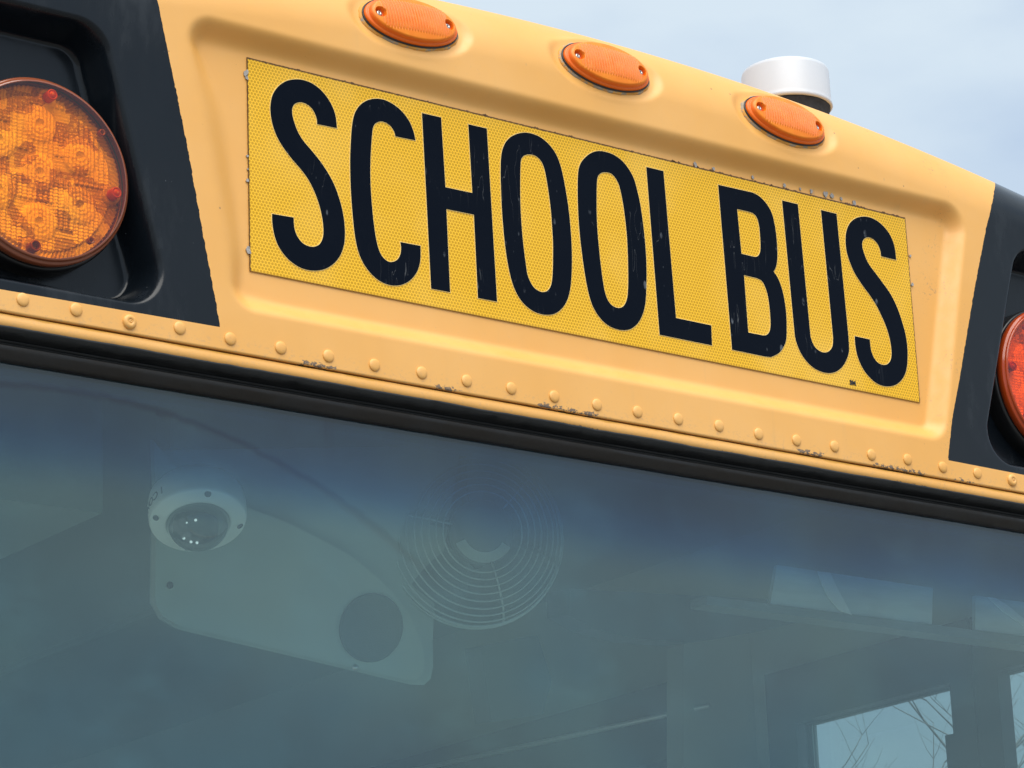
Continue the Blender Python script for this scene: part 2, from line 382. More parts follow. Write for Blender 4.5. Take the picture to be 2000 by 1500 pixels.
LETTERS = [
  ('S', [[(-35001,5950,1),(-35167,7345,0),(-35691,8516,0),(-36587,9530,0),(-37740,10185,0),(-38900,10383,0),(-39979,10252,0),(-41143,9786,0),(-42144,8924,0),(-42768,7893,0),(-43034,6720,0),(-42989,5542,0),(-42717,4414,0),(-42247,3402,0),(-41532,2440,0),(-40571,1453,0),(-39524,555,0),(-38641,-377,0),(-37927,-1566,0),(-37411,-2794,0),(-37078,-4055,0),(-36928,-5349,0),(-37017,-6318,0),(-37397,-7076,0),(-37981,-7474,0),(-38638,-7594,0),(-39369,-7437,0),(-39930,-7001,0),(-40323,-6346,0),(-40471,-5645,0),(-40504,-4849,1),(-43048,-4937,1),(-43033,-5907,0),(-42844,-7031,0),(-42460,-8046,0),(-41831,-8871,0),(-41036,-9523,0),(-39993,-9987,0),(-38939,-10133,0),(-37876,-10017,0),(-36801,-9638,0),(-35796,-8919,0),(-34993,-7926,0),(-34497,-6736,0),(-34330,-5454,0),(-34379,-4135,0),(-34594,-2846,0),(-34978,-1586,0),(-35496,-351,0),(-36217,769,0),(-37185,1913,0),(-38238,2890,0),(-39128,3674,0),(-39769,4508,0),(-40194,5462,0),(-40438,6379,0),(-40391,7061,0),(-40034,7585,0),(-39368,7878,0),(-38625,7812,0),(-38051,7485,0),(-37648,6970,0),(-37461,6410,0),(-37423,5894,1)]]),
  ('C', [[(-25160,6633,1),(-25419,7681,0),(-25957,8719,0),(-26796,9538,0),(-27817,10087,0),(-28929,10354,0),(-30048,10267,0),(-31173,9826,0),(-32132,9042,0),(-32790,7962,0),(-33134,6528,0),(-33316,4832,0),(-33450,3003,0),(-33486,1050,0),(-33455,-882,0),(-33353,-2646,0),(-33230,-4253,0),(-33053,-5698,0),(-32754,-6970,0),(-32281,-7989,0),(-31554,-8889,0),(-30568,-9598,0),(-29568,-9939,0),(-28555,-9983,0),(-27528,-9731,0),(-26573,-9194,0),(-25776,-8386,0),(-25263,-7477,0),(-25003,-6460,0),(-24934,-5026,1),(-27458,-5070,1),(-27393,-5699,0),(-27502,-6389,0),(-27863,-7004,0),(-28385,-7365,0),(-28983,-7487,0),(-29568,-7251,0),(-30009,-6768,0),(-30323,-6010,0),(-30561,-4942,0),(-30754,-3491,0),(-30891,-1879,0),(-30990,-104,0),(-31005,1692,0),(-30917,3515,0),(-30764,5206,0),(-30586,6606,0),(-30362,7260,0),(-29957,7649,0),(-29436,7864,0),(-28836,7838,0),(-28244,7551,0),(-27830,7027,0),(-27707,6565,1)]]),
  ('H', [[(-24206,9896,1),(-21762,9918,1),(-21501,2118,1),(-18001,2157,1),(-18209,9890,1),(-15784,9913,1),(-15312,-9456,1),(-17773,-9470,1),(-17908,-246,1),(-21472,-299,1),(-21362,-9457,1),(-23753,-9483,1)]]),
  ('O', [[(-10835,10472,0),(-12050,9984,0),(-12996,9255,0),(-13641,8293,0),(-14007,7048,0),(-14167,5149,0),(-14188,3129,0),(-14183,1276,0),(-14103,-863,0),(-13960,-2831,0),(-13739,-4626,0),(-13374,-6391,0),(-12896,-7678,0),(-12140,-8764,0),(-11095,-9498,0),(-9936,-9835,0),(-8755,-9820,0),(-7643,-9481,0),(-6688,-8753,0),(-5932,-7704,0),(-5454,-6389,0),(-5181,-4796,0),(-5021,-2907,0),(-4973,-1031,0),(-5038,1143,0),(-5178,2997,0),(-5402,4683,0),(-5683,6360,0),(-6068,7863,0),(-6658,9009,0),(-7453,9796,0),(-8444,10352,0),(-9634,10580,0)],[(-10125,8116,0),(-10873,7839,0),(-11320,7310,0),(-11478,6308,0),(-11607,4410,0),(-11680,2530,0),(-11680,671,0),(-11617,-1016,0),(-11489,-2840,0),(-11327,-4347,0),(-11141,-5693,0),(-10799,-6474,0),(-10338,-7036,0),(-9627,-7341,0),(-8988,-7307,0),(-8424,-6980,0),(-7986,-6290,0),(-7739,-5093,0),(-7593,-3369,0),(-7494,-1493,0),(-7524,366,0),(-7582,2069,0),(-7733,3760,0),(-7930,5288,0),(-8173,6654,0),(-8586,7593,0),(-9299,8079,0)]]),
  ('O2', [[(-411,10479,0),(-1577,10033,0),(-2568,9242,0),(-3282,8303,0),(-3607,7207,0),(-3763,5435,0),(-3832,3530,0),(-3826,1645,0),(-3735,-374,0),(-3550,-2370,0),(-3337,-4200,0),(-3060,-5858,0),(-2595,-7482,0),(-1825,-8666,0),(-753,-9492,0),(446,-9835,0),(1576,-9835,0),(2636,-9521,0),(3634,-8765,0),(4369,-7706,0),(4877,-6367,0),(5147,-4593,0),(5322,-2512,0),(5370,-604,0),(5312,1450,0),(5156,3493,0),(4930,5369,0),(4633,6754,0),(4238,8121,0),(3534,9187,0),(2528,10031,0),(1213,10488,0)],[(211,8124,0),(-511,7821,0),(-924,7262,0),(-1105,6113,0),(-1228,4345,0),(-1303,2435,0),(-1291,704,0),(-1195,-1162,0),(-1070,-2862,0),(-916,-4396,0),(-716,-5763,0),(-393,-6641,0),(137,-7204,0),(878,-7404,0),(1549,-7244,0),(2052,-6769,0),(2427,-5924,0),(2628,-4559,0),(2748,-2653,0),(2811,-750,0),(2807,1305,0),(2705,3032,0),(2525,4748,0),(2286,6137,0),(1935,7267,0),(1162,8074,0)]]),
  ('L', [[(6109,9911,1),(8552,9913,1),(9170,-7186,1),(14222,-7201,1),(14166,-9526,1),(6711,-9508,1)]]),
  ('B', [[(16533,9849,1),(20863,9904,1),(21783,9884,0),(22786,9582,0),(23757,8857,0),(24400,7903,0),(24707,6637,0),(24853,5177,0),(24859,3531,0),(24704,2188,0),(24404,1315,0),(24056,844,1),(24675,135,0),(25154,-1008,0),(25445,-2426,0),(25554,-4036,0),(25475,-5673,0),(25300,-6998,0),(24849,-7959,0),(24016,-8866,0),(22843,-9502,1),(22025,-9584,1),(17087,-9557,1)],[(19140,7447,1),(20769,7461,1),(21580,7368,0),(22059,6964,0),(22303,6186,0),(22374,5048,0),(22361,3897,0),(22272,3061,0),(22045,2529,0),(21607,2172,0),(21154,2106,1),(19369,2126,1)],[(19536,-362,1),(21459,-397,1),(22157,-584,0),(22616,-1203,0),(22942,-2204,0),(23081,-3479,0),(23116,-4769,0),(23041,-5913,0),(22780,-6601,0),(22341,-6995,0),(21822,-7128,1),(19639,-7148,1)]]),
  ('U', [[(26117,9817,1),(28519,9812,1),(29054,-6103,1),(29339,-6871,0),(29852,-7407,0),(30620,-7675,0),(31359,-7590,0),(31958,-7233,0),(32392,-6624,0),(32562,-5695,1),(32105,9793,1),(34512,9779,1),(34980,-5137,1),(34907,-6794,0),(34490,-7844,0),(33761,-8858,0),(32741,-9637,0),(31659,-10017,0),(30506,-10066,0),(29283,-9803,0),(28201,-9163,0),(27352,-8245,0),(26832,-7114,0),(26653,-6332,1)]]),
  ('S2', [[(43591,5752,1),(43522,7218,0),(43059,8496,0),(42211,9446,0),(41071,10085,0),(39897,10341,0),(38801,10253,0),(37568,9816,0),(36564,9018,0),(35924,7937,0),(35666,6795,0),(35688,5456,0),(36060,4182,0),(36693,2955,0),(37653,1785,0),(38733,718,0),(39705,-369,0),(40449,-1580,0),(41083,-2810,0),(41497,-4076,0),(41663,-5214,0),(41648,-6213,0),(41373,-7004,0),(40778,-7544,0),(40050,-7708,0),(39314,-7543,0),(38723,-7009,0),(38414,-6233,0),(38327,-5585,0),(38328,-4923,1),(35979,-4909,1),(35963,-5966,0),(36180,-7248,0),(36763,-8470,0),(37631,-9402,0),(38742,-10053,0),(39792,-10270,0),(40876,-10187,0),(41996,-9802,0),(43056,-8978,0),(43780,-7871,0),(44143,-6483,0),(44280,-4960,0),(44146,-3309,0),(43700,-1707,0),(43097,-129,0),(42255,1241,0),(41174,2399,0),(39984,3537,0),(39000,4540,0),(38458,5621,0),(38250,6595,0),(38441,7221,0),(38915,7646,0),(39539,7812,0),(40280,7610,0),(40822,7150,0),(41108,6524,0),(41208,5781,1)]]),
]

# ------------------------------------------------------------------ ground
gm = NM('asphalt'); _p = gm.pos()
gm.bsdf(Base__Color=gm.mix(gm.noise(_p, 30, 6, .7), (.15, .148, .14), (.22, .215, .20)), Roughness=.9)
s_ = 700
tag(mesh('ground', [(-s_, -s_, 0), (s_, -s_, 0), (s_, s_, 0), (-s_, s_, 0)], [(0, 1, 2, 3)], gm.m, shift=False), kind='structure')

# ------------------------------------------------------------------ the bus
bus = empty('school_bus')
tag(bus, 'yellow school bus with black lamp panels and SCHOOL BUS sign above its windshield', 'school bus')

R0, Z0, AR, D = .09, .177, .120, .016
ZS, ZB = -.2075, -.1828                      # seam edge, lower edge of the black paint
def sstep(t): t = np.clip(t, 0, 1); return t*t*t*(t*(6*t-15)+10)
def poly_sd(X, Z, poly, rad):
    """signed distance to a convex polygon (counter-clockwise) with rounded corners, negative inside"""
    P = np.array(poly); n = len(P)
    dd = np.full(X.shape, 1e9); inside = np.ones(X.shape, bool)
    for i in range(n):
        a, b = P[i], P[(i+1) % n]; e = b-a; L = np.hypot(*e)
        t = np.clip(((X-a[0])*e[0]+(Z-a[1])*e[1])/L**2, 0, 1)
        dd = np.minimum(dd, np.hypot(X-a[0]-t*e[0], Z-a[1]-t*e[1]))
        inside &= (e[0]*(Z-a[1])-e[1]*(X-a[0])) > 0
    return np.where(inside, -dd, dd)-rad
def inset(poly, r):
    P = np.array(poly, float); n = len(P); out_ = []
    for i in range(n):
        p0, p1, p2 = P[i-1], P[i], P[(i+1) % n]
        e1 = (p1-p0)/np.hypot(*(p1-p0)); e2 = (p2-p1)/np.hypot(*(p2-p1))
        n1 = np.array([-e1[1], e1[0]]); n2 = np.array([-e2[1], e2[0]])
        A = np.array([n1, n2]); b_ = np.array([n1@p1+r, n2@p1+r]); out_.append(np.linalg.solve(A, b_))
    return out_
REC = [(-.490, -.166), (.481, -.166), (.553, .1445), (-.548, .1445)]      # outer lip of the sign recess
PKL = [(-.86, -.1795), (-.550, -.1795), (-.628, .1085), (-.82, .1085)]
PKR = [(.531, -.1795), (.86, -.1795), (.84, .1085), (.624, .1085)]
def pocket(X, Y, Z, poly, rad, wall, floor):
    sd = poly_sd(X, Z, inset(poly, rad), rad)
    k = sstep(-sd/wall)
    return Y*(1-k)+floor*k
LAMPX = [-.2610, .0018, .2640]
def lamp_frame(X0):
    z0 = Z0-AR*X0*X0; ph = R(13)
    n = Vector((2*AR*X0*math.sin(ph)*.9, -math.cos(ph), math.sin(ph))).normalized()
    p = Vector((X0, -D+R0*(1-math.cos(ph)), z0+R0*math.sin(ph)+.0045))
    xd = Vector((1, 0, -2*AR*X0))
    return p, n, xd
def cap_surface(X, W):
    """W<=0: flat face, z = given; 0..1 arc; >1 roof. returns points"""
    z0 = Z0-AR*X*X
    flat = W <= 0
    ph = np.clip(W, 0, 1)*math.pi/2
    Zf = ZS + (W+1)*(z0-ZS)
    Z = np.where(flat, Zf, z0+R0*np.sin(ph))
    Y = np.where(flat, -D, -D+R0*(1-np.cos(ph)))
    Y = Y+np.clip(W-1, 0, None)*2.4
    side = np.clip(np.abs(X)-.80, 0, None)
    Y = Y+side**2*1.1
    Z0_ = Z.copy()
    front = W < .8
    Y1 = pocket(X, Y, Z, REC, .035, .027+.024*sstep((.155-Z)/.13)*sstep((Z+.17)/.09)*sstep((-.40-X)/.10), .0012)
    Y1 = pocket(X, Y1, Z, PKL, .042, .021, .026)
    Y1 = pocket(X, Y1, Z, PKR, .042, .021, .026)
    Y = np.where(front, Y1, Y)
    P = np.stack([X, Y, Z], -1)
    for X0 in LAMPX:                       # oval pockets round the marker lamps
        p, n, xd = lamp_frame(X0); xd = xd.normalized(); yd = n.cross(xd)
        rel = P-np.array(p)
        u = rel@np.array(xd); v = rel@np.array(yd); h = rel@np.array(n)
        rr = np.sqrt((u/.0735)**2+(v/.0385)**2)
        k = sstep((1.14-rr)/.24)*(np.abs(h) < .06)
        tgt = -.0060
        P = P+np.array(n)[None, None, :]*(((tgt-h)*k))[..., None]
    return P
def interp(tab, v): return np.interp(v, [a for a, b in tab], [b for a, b in tab])
TR_ = [(-.182, .4795), (-.1342, .4913), (-.081, .5098), (.039, .548), (.1255, .5775), (.156, .590), (.1825, .606), (.20, .622), (.225, .65), (.4, .68)]
TL_ = [(-.183, -.5026), (-.1233, -.5141), (-.0712, -.5249), (-.0192, -.5346), (.0371, -.5463), (.0949, -.5593), (.1451, -.570), (.24, -.59), (.4, -.60)]
def ragged(z, seed, amp):
    return np.array([amp*(noise.noise(Vector((zz*170, seed, 0)))+.6*noise.noise(Vector((zz*520, seed, 3)))) for zz in z])
# rows shared by the three front patches
wb = (ZB-ZS)/(Z0-ZS)-1
Wflat = np.linspace(wb, 0, 190); Warc = np.linspace(0, 1, 120)[1:]; Wroof = np.linspace(1, 2.2, 8)[1:]
W = np.concatenate([Wflat, Warc, Wroof])
# a row's nominal height near x = .55 fixes where the paint edge runs
z0n = Z0-AR*.55**2
zn = np.where(W <= 0, ZS+(W+1)*(z0n-ZS), z0n+R0*np.sin(np.clip(W, 0, 1)*math.pi/2))
LX = interp(TL_, zn)+ragged(zn, 1.3, .0011)*np.where(zn < .06, 1.0, .35); RX = interp(TR_, zn)+ragged(zn, 8.1, .0007)
def patch(name, L, Rr, Wr, n, mat, parent=bus):
    t = np.linspace(0, 1, n)[None, :]
    X = L[:, None]*(1-t)+Rr[:, None]*t
    return np_grid(name, cap_surface(X, np.repeat(Wr[:, None], n, 1)), mat, parent)
front = patch('front_cap', LX, RX, W, 520, YEL)
tag(front, 'weathered yellow front cap with a shallow recess for the sign')
lp = patch('lamp_panel', np.full_like(LX, -1.15), LX, W, 260, BLK)
tag(lp, 'black painted panel round the warning lamp nearest the camera')
rp = patch('lamp_panel', RX, np.full_like(RX, 1.15), W, 260, BLK)
tag(rp, 'black painted panel round the far warning lamp at the right edge')
# yellow rivet strip below, with its returned edge at the seam
Ws = np.linspace(-1, wb, 12); t = np.linspace(-1.15, 1.15, 600)[None, :]
S = cap_surface(np.repeat(t, 12, 0), np.repeat(Ws[:, None], 600, 1))
wob = np.array([.0006*noise.noise(Vector((x*12, 5, 0))) for x in t[0]])
rows = []
for dy, dz in ((.010, .0008), (.004, .0002), (.0012, .0), (.0004, .0003)):
    q = S[0].copy(); q[:, 1] += dy; q[:, 2] += dz-.0002+wob; rows.append(q)
q = S[0].copy(); q[:, 2] += .0015; rows.append(q)
S = np.concatenate([np.array(rows), S[1:]], 0)
tag(np_grid('rivet_strip', S, YEL, bus), 'narrow yellow strip along the lower edge of the cap')
# lower strip tucked behind the seam
t = np.linspace(-1.15, 1.15, 80); side = np.clip(np.abs(t)-.80, 0, None)**2*1.1
prof = [(.002, -.2088), (-.0120, -.2089), (-.0138, -.2094), (-.0142, -.2160), (-.0134, -.2222), (-.004, -.2245)]
np_grid('lower_strip', np.array([[(x, y_+s, z_) for x, s in zip(t, side)] for y_, z_ in prof[::-1]]), YELS, bus)
np_grid('seam_shadow_strip', np.array([[(x, .001+s, z_) for x, s in zip(t, side)] for z_ in (-.214, -.19)]), simple('seam_shadow_paint', (.03, .012, .008), .8), bus)  # dark red sheet paints the lip's shadow into the gap

# rivets
def rivet_bm(ring=False):
    bm = bmesh.new()
    r = .0065 if not ring else .0073
    pr = [(r, 0), (r*.985, .0010), (r*.93, .0013), (r*.80, .0018), (r*.6, .0022), (r*.35, .0024), (0, .0025)]
    if ring: pr = [(r, 0), (r*.985, .0014), (r*.9, .0024), (r*.7, .0032), (r*.34, .0036), (r*.32, .0030), (r*.22, .0030), (r*.2, .0036), (r*.08, .0036), (r*.06, .0028), (0, .0028)]
    lathe(bm, pr, axis_matrix(Vector((0, 0, 0)), (0, -1, 0)), 28)
    return bm
GAP = simple('rivet_shadow_line_dirt', (.30, .17, .06), .7)
rv = from_bm('rivet', rivet_bm(), YEL, bus, True, shift=False)
rv2 = from_bm('rivet', rivet_bm(True), YEL, bus, True, shift=False)
b_ = bmesh.new(); lathe(b_, [(.0092, .0001), (.0091, .0004), (.0073, .0005)], axis_matrix(Vector((0, 0, 0)), (0, -1, 0)), 24)
for i in range(-4, 28):
    src = rv2 if i in (2, 23) else rv
    o = src if i in (0, 2) else src.copy()
    if i not in (0, 2): C.objects.link(o)
    x_ = -.7160+.05645*i+random.uniform(-.0011, .0011)
    o.location = (x_, -D-.0001+max(0, abs(x_)-.8)**2*1.1, ZO-.194+random.uniform(-.0012, .0012)-(.002 if i in (2,) else 0))
    o.rotation_euler = (0, random.uniform(0, 6), 0)
    o.parent = bus
b_.free()
tag(rv2, 'larger rivet with a ringed centre')

# ------------------------------------------------------------------ sign
sign = empty('sign'); sign.parent = bus
tag(sign, 'yellow reflective sheet reading SCHOOL BUS in tall black capitals')
bm = bmesh.new()
pts = []
def jag(x, a): return a*noise.noise(Vector((x*260, 2, 1)))
for x_ in np.linspace(-.4572, .4572, 420): pts.append((x_, .1143+jag(x_, .0005)))
for z_ in np.linspace(.1143, -.1143, 120)[1:]: pts.append((.4572+jag(z_, .0007), z_))
pts.append((-.4572, -.1143))
for z_ in np.linspace(-.1143, .1143, 120)[1:-1]: pts.append((-.4572+jag(z_+4, .0004), z_))
slab(bm, [(a, .0006, b) for a, b in pts[::-1]], (0, -1, 0), .0008)
from_bm('sheet', bm, SHEET, sign)
def crom(P):
    """closed loop with corners -> dense polyline"""
    n = len(P); o = []
    for i in range(n):
        p1, p2 = P[i], P[(i+1) % n]
        a1 = np.array(p1[:2], float); a2 = np.array(p2[:2], float)
        if p1[2] and p2[2]: o.append(tuple(a1)); continue
        a0 = a1 if p1[2] else np.array(P[i-1][:2], float)
        a3 = a2 if p2[2] else np.array(P[(i+2) % n][:2], float)
        for t in (0, .2, .4, .6, .8):
            m1 = (a2-a0)*.5 if not p1[2] else (a2-a1); m2 = (a3-a1)*.5 if not p2[2] else (a2-a1)
            h = (2*t**3-3*t**2+1)*a1+(t**3-2*t**2+t)*m1+(-2*t**3+3*t**2)*a2+(t**3-t**2)*m2
            o.append(tuple(h))
    return [(a*1e-5, b*1e-5) for a, b in o]
def area(P): return .5*sum(P[i-1][0]*P[i][1]-P[i][0]*P[i-1][1] for i in range(len(P)))
def offset(P, d):
    n = len(P); s = 1 if area(P) > 0 else -1; o = []
    for i in range(n):
        a, b, c = (np.array(P[j % n]) for j in (i-1, i, i+1))
        e1 = b-a; e2 = c-b; e1 /= np.hypot(*e1)+1e-12; e2 /= np.hypot(*e2)+1e-12
        n1 = np.array([e1[1], -e1[0]])*s; n2 = np.array([e2[1], -e2[0]])*s
        q = n1+n2; k = max(.35, (1+n1@n2)); o.append(tuple(b+q/k*d))
    return o
def fill_mesh(loops, y0, y1):
    bm = bmesh.new(); es = []
    for lp_ in loops:
        vs = [bm.verts.new((a, y1, b)) for a, b in lp_]
        es += [bm.edges.new((vs[i-1], vs[i])) for i in range(len(vs))]
    bmesh.ops.triangle_fill(bm, use_beauty=True, use_dissolve=False, edges=es)
    bmesh.ops.recalc_face_normals(bm, faces=bm.faces)
    r = bmesh.ops.extrude_face_region(bm, geom=list(bm.faces))
    bmesh.ops.translate(bm, verts=[v for v in r['geom'] if isinstance(v, bmesh.types.BMVert)], vec=(0, y0-y1, 0))
    return bm
for nm_, loops in LETTERS:
    ls = [crom(l) for l in loops]
    o = from_bm('letter', fill_mesh(ls, -.0001, -.0010), LET, sign)
    o['label'] = 'black capital letter '+nm_[0]
    hal = [offset(l, .00075 if i == 0 else -.00075) for i, l in enumerate(ls)]
    h = from_bm('letter_edge', fill_mesh(hal, .0000, -.0006), HALO, sign)
# maker's mark at the lower right of the sheet, tiny black characters
def text_obj(name, body, size, M, mat, parent, bold=0.0, shear=0, sx=1):
    cu = bpy.data.curves.new(name, 'FONT'); cu.body = body; cu.size = size; cu.extrude = .0001; cu.offset = bold; cu.shear = shear
    cu.align_x = 'CENTER'; cu.align_y = 'CENTER'; cu.resolution_u = 3
    tmp = bpy.data.objects.new(name, cu); C.objects.link(tmp)
    dg = bpy.context.evaluated_depsgraph_get(); me = bpy.data.meshes.new_from_object(tmp.evaluated_get(dg))
    C.objects.unlink(tmp); bpy.data.objects.remove(tmp); bpy.data.curves.remove(cu)
    me.name = name; me.transform(Matrix.Diagonal((sx, 1, 1, 1))); me.transform(M); me.transform(Matrix.Translation((0, 0, ZO)))
    me.materials.clear()
    return link(name, me, mat, parent, False)
q = at(1666, 748, -.001)
text_obj('maker_mark', '3M', .0075, axis_matrix(Vector((q.x, -.0006, q.z)), (0, -1, 0), (1, 0, 0)), BLKPL, sign, bold=.0004)

# grey peeled adhesive scraps along the sheet's edge
GREY = simple('peeled_adhesive', (.36, .34, .32), .6, bumpy=1, scale=400, var=.5)
def scrap(x, z, s):
    bm = bmesh.new(); n = 11; ps = []
    for k in range(n):
        a = 2*math.pi*k/n; rr = s*random.uniform(.55, 1.25)
        ps.append((x+rr*math.cos(a)*.8, .0009, z+rr*math.sin(a)))
    slab(bm, ps[::-1], (0, -1, 0), .0013)
    from_bm('adhesive_scrap', bm, GREY, sign)
for px_, py_, s in ((480, 143, .0042), (482, 152, .0022), (483, 305, .0018), (484, 352, .0026), (485, 490, .0042), (484, 330, .001),
                    (1358, 321, .0032), (1393, 330, .0026), (1470, 347, .0022), (1532, 362, .0024), (1585, 374, .0026), (1613, 380, .0042), (1625, 383, .0034), (1643, 388, .0022), (1668, 396, .0038), (1563, 369, .0018), (1778, 500, .0018), (1782, 556, .0022)):
    q = at(px_, py_, 0); scrap(q.x, q.z, s)
DIRT = simple('brown_edge_grime', (.20, .11, .05), .8, bumpy=1, scale=500, var=.6)
for k in range(46):
    bm = bmesh.new(); x_ = random.choice((random.uniform(-.40, .45), random.uniform(.10, .45))); s = random.uniform(.0006, .0017); n = 9
    slab(bm, [(x_+s*random.uniform(.5, 2.2)*math.cos(2*math.pi*j/n), .0009, .1146+s*random.uniform(.3, 1.1)*math.sin(2*math.pi*j/n)) for j in range(n)][::-1], (0, -1, 0), .0011)
    from_bm('edge_grime', bm, DIRT, sign)

# ------------------------------------------------------------------ marker lamps
def orange_mat():
    M = NM('marker_lens'); p = M.pos()
    n_ = M.noise(p, 90, 4, .6)
    c = M.mix(M.smooth(n_, .4, .7), (.90, .215, .002), (.93, .26, .006))
    hz = M.noise(p, 45, 4, .7)
    c = M.mix(M.smooth(hz, .55, .8, 0, .30), c, (.88, .38, .08))
    ox, oy, oz = M.sep(M.n('TexCoord').outputs['Object'])
    el_ = M.math('ADD', M.math('POWER', M.math('DIVIDE', ox, .046), 4.0), M.math('POWER', M.math('DIVIDE', oy, .0185), 4.0))
    inside = M.smooth(el_, .75, 1.1, 1, 0)
    st_ = M.math('SINE', M.math('MULTIPLY', ox, 2*math.pi/.0036))
    c = M.mix(M.math('MULTIPLY', M.smooth(st_, -.6, .8), M.math('MULTIPLY', inside, .5)), c, (.62, .13, .004))  # rib shading put into the lens colour as stripes
    c = M.mix(M.smooth(oz, .0090, .0060, 0, .55), c, (.85, .085, .001))  # side wall's darker red shading put into the colour
    b = M.bsdf(Base__Color=c, Roughness=.42, Specular__IOR__Level=.4, Coat__Weight=.1, Coat__Roughness=.30)
    b.inputs['Subsurface Weight'].default_value = .0; b.inputs['Subsurface Radius'].default_value = (.012, .004, .001); b.inputs['Subsurface Scale'].default_value = 1.0
    b.inputs['Emission Strength'].default_value = 0
    return M.m
ORG = orange_mat()
CAULK = NM('sealant_round_lamp'); _p = CAULK.pos()
CAULK.bsdf(Base__Color=CAULK.mix(CAULK.smooth(CAULK.noise(_p, 60, 4, .7), .48, .56), (.70, .33, .06), (.36, .30, .23)), Roughness=.7, Normal=CAULK.bump(CAULK.noise(_p, 250, 3), .5, .001)); CAULK = CAULK.m
a_, b2_ = .0590, .0280
def lens_grid():
    nr, na = 46, 520
    r = np.linspace(0, 1, nr)[:, None]; a = np.linspace(0, 2*np.pi, na)[None, :]
    # outline rows: dome, shoulder, side wall, flange
    rr = np.concatenate([np.linspace(0.001, .86, 130), [.885, .905, .92, .93, .935, .94, .955, .975, .99, 1.0, 1.005, 1.005]])[:, None]
    hh = np.concatenate([.0125-.0035*np.linspace(0, 1, 130)**2.2, [.0086, .0078, .0066, .0052, .0040, .0034, .0033, .0031, .0026, .0018, .0008, -.003]])[:, None]
    U = a_*rr*np.cos(a); V = b2_*rr*np.sin(a); H = np.repeat(hh, na, 1)
    # fine ribs across the middle
    mid = sstep((.74-np.abs(U)/a_)/.1)*sstep((.70-np.abs(V)/b2_)/.15)
    H = H+mid*(np.abs(np.sin(np.pi*U/.0036))*.0016-.0008)
    for sx in (-1, 1):                      # sunken screw seats
        d_ = np.hypot(U-sx*.0440, V)
        H = H-.0052*sstep((.0068-d_)/.0022)
    return np.stack([U, V, H], -1)
LG = lens_grid()
lampm = None
for X0 in LAMPX:
    p, n, xd = lamp_frame(X0)
    M_ = axis_matrix(p+n*-.0020+Vector((0, 0, ZO)), n, xd)
    if lampm is None:
        bm = bmesh.new()      # sealing base
        ring0 = []; prof = [(1.09, -.006), (1.08, -.0030), (1.04, -.0016), (1.0, -.0010), (.5, -.001)]
        for f_, h_ in prof:
            ring0.append([bm.verts.new(((a_*f_+.001*noise.noise(Vector((k*.5, f_*9, 0))))*math.cos(2*math.pi*k/80), (b2_*f_*1.03+.0012*noise.noise(Vector((k*.5, f_*5, 7))))*math.sin(2*math.pi*k/80), h_)) for k in range(80)])
        for A, B in zip(ring0, ring0[1:]):
            for k in range(80): bm.faces.new((A[k], A[(k+1) % 80], B[(k+1) % 80], B[k]))
        base = from_bm('marker_lamp', bm, CAULK, bus, True, shift=False)
        lens = np_grid('lens', LG, ORG, base, shift=False)
        bm = bmesh.new(); lathe(bm, [(.0050, .0), (.0050, .0006), (.0047, .0008)], Matrix.Translation((0, 0, 0)), 20)
        scr = []
        for sx in (-1, 1):
            bm = bmesh.new()
            lathe(bm, [(.0034, 0), (.0034, .0012), (.0026, .0018), (.0008, .002), (.0006, .0006), (0, .0006)], Matrix.Translation((sx*.0440, 0, .0050)), 20)
            scr.append(from_bm('screw', bm, STEEL, base, True, shift=False))
        # dark gasket line just under the lens
        bm = bmesh.new()
        tube(bm, [(a_*1.02*math.cos(2*math.pi*k/64), b2_*1.03*math.sin(2*math.pi*k/64), -.0008) for k in range(64)], .0011, 6, True)
        gsk = from_bm('gasket', bm, BLKPL, base, True, shift=False)
        base.matrix_world = M_; lampm = [base, lens, gsk]+scr
        tag(base, 'oval orange marker lamp at the left of the three on the cap')
    else:
        b2 = lampm[0].copy(); C.objects.link(b2); b2.parent = bus; b2.matrix_world = M_
        for ch in lampm[1:]:
            c2 = ch.copy(); C.objects.link(c2); c2.parent = b2
        b2['label'] = 'oval orange marker lamp, middle of the three' if X0 == 0 else 'oval orange marker lamp in front of the white antenna'

# ------------------------------------------------------------------ round warning lamps
AMB = glass_mat('amber_lens', lambda M, p: M.mix(M.smooth(M.noise(p, 30, 3), .4, .7), (1.0, .48, .045), (1.0, .56, .085)), 1.15, .03,
                lambda M, p: M.bump(M.noise(p, 160, 3, .6), .25, .0008))
RIMA = simple('amber_rim', (.26, .07, .03), .12, Coat__Weight=.5)
def relief_mat():
    M = NM('lamp_reflector'); p = M.pos()
    q = M.n('TexCoord').outputs['Object']
    v = M.n('TexVoronoi', Vector=M.n('Mapping', Vector=q, Scale=(1, 1, 0)).outputs[0], Scale=46.0); v.distance = 'CHEBYCHEV'
    cell = M.n('SeparateColor', Color=v.outputs['Color']).outputs[0]
    n1 = M.noise(q, 150, 4, .7, (1, .35, 1)); n2 = M.noise(q, 420, 3, .6, (.5, 1, 1))
    c = M.mix(M.smooth(cell, .30, .36), (.56, .44, .34), (.98, .96, .92))
    c = M.mix(M.smooth(n1, .56, .64, 0, .35), c, (.22, .15, .10))
    c = M.mix(M.smooth(n2, .56, .64, 0, .9), c, (1, 1, 1))  # bright flecks paint facet highlights into the reflector colour
    M.bsdf(Base__Color=c, Metallic=.15, Roughness=.25, Normal=M.bump(M.math('ADD', n1, n2), .5, .002)); return M.m
REFM = relief_mat()
TIP = simple('orange_screw_tip', (.55, .09, .008), .3)
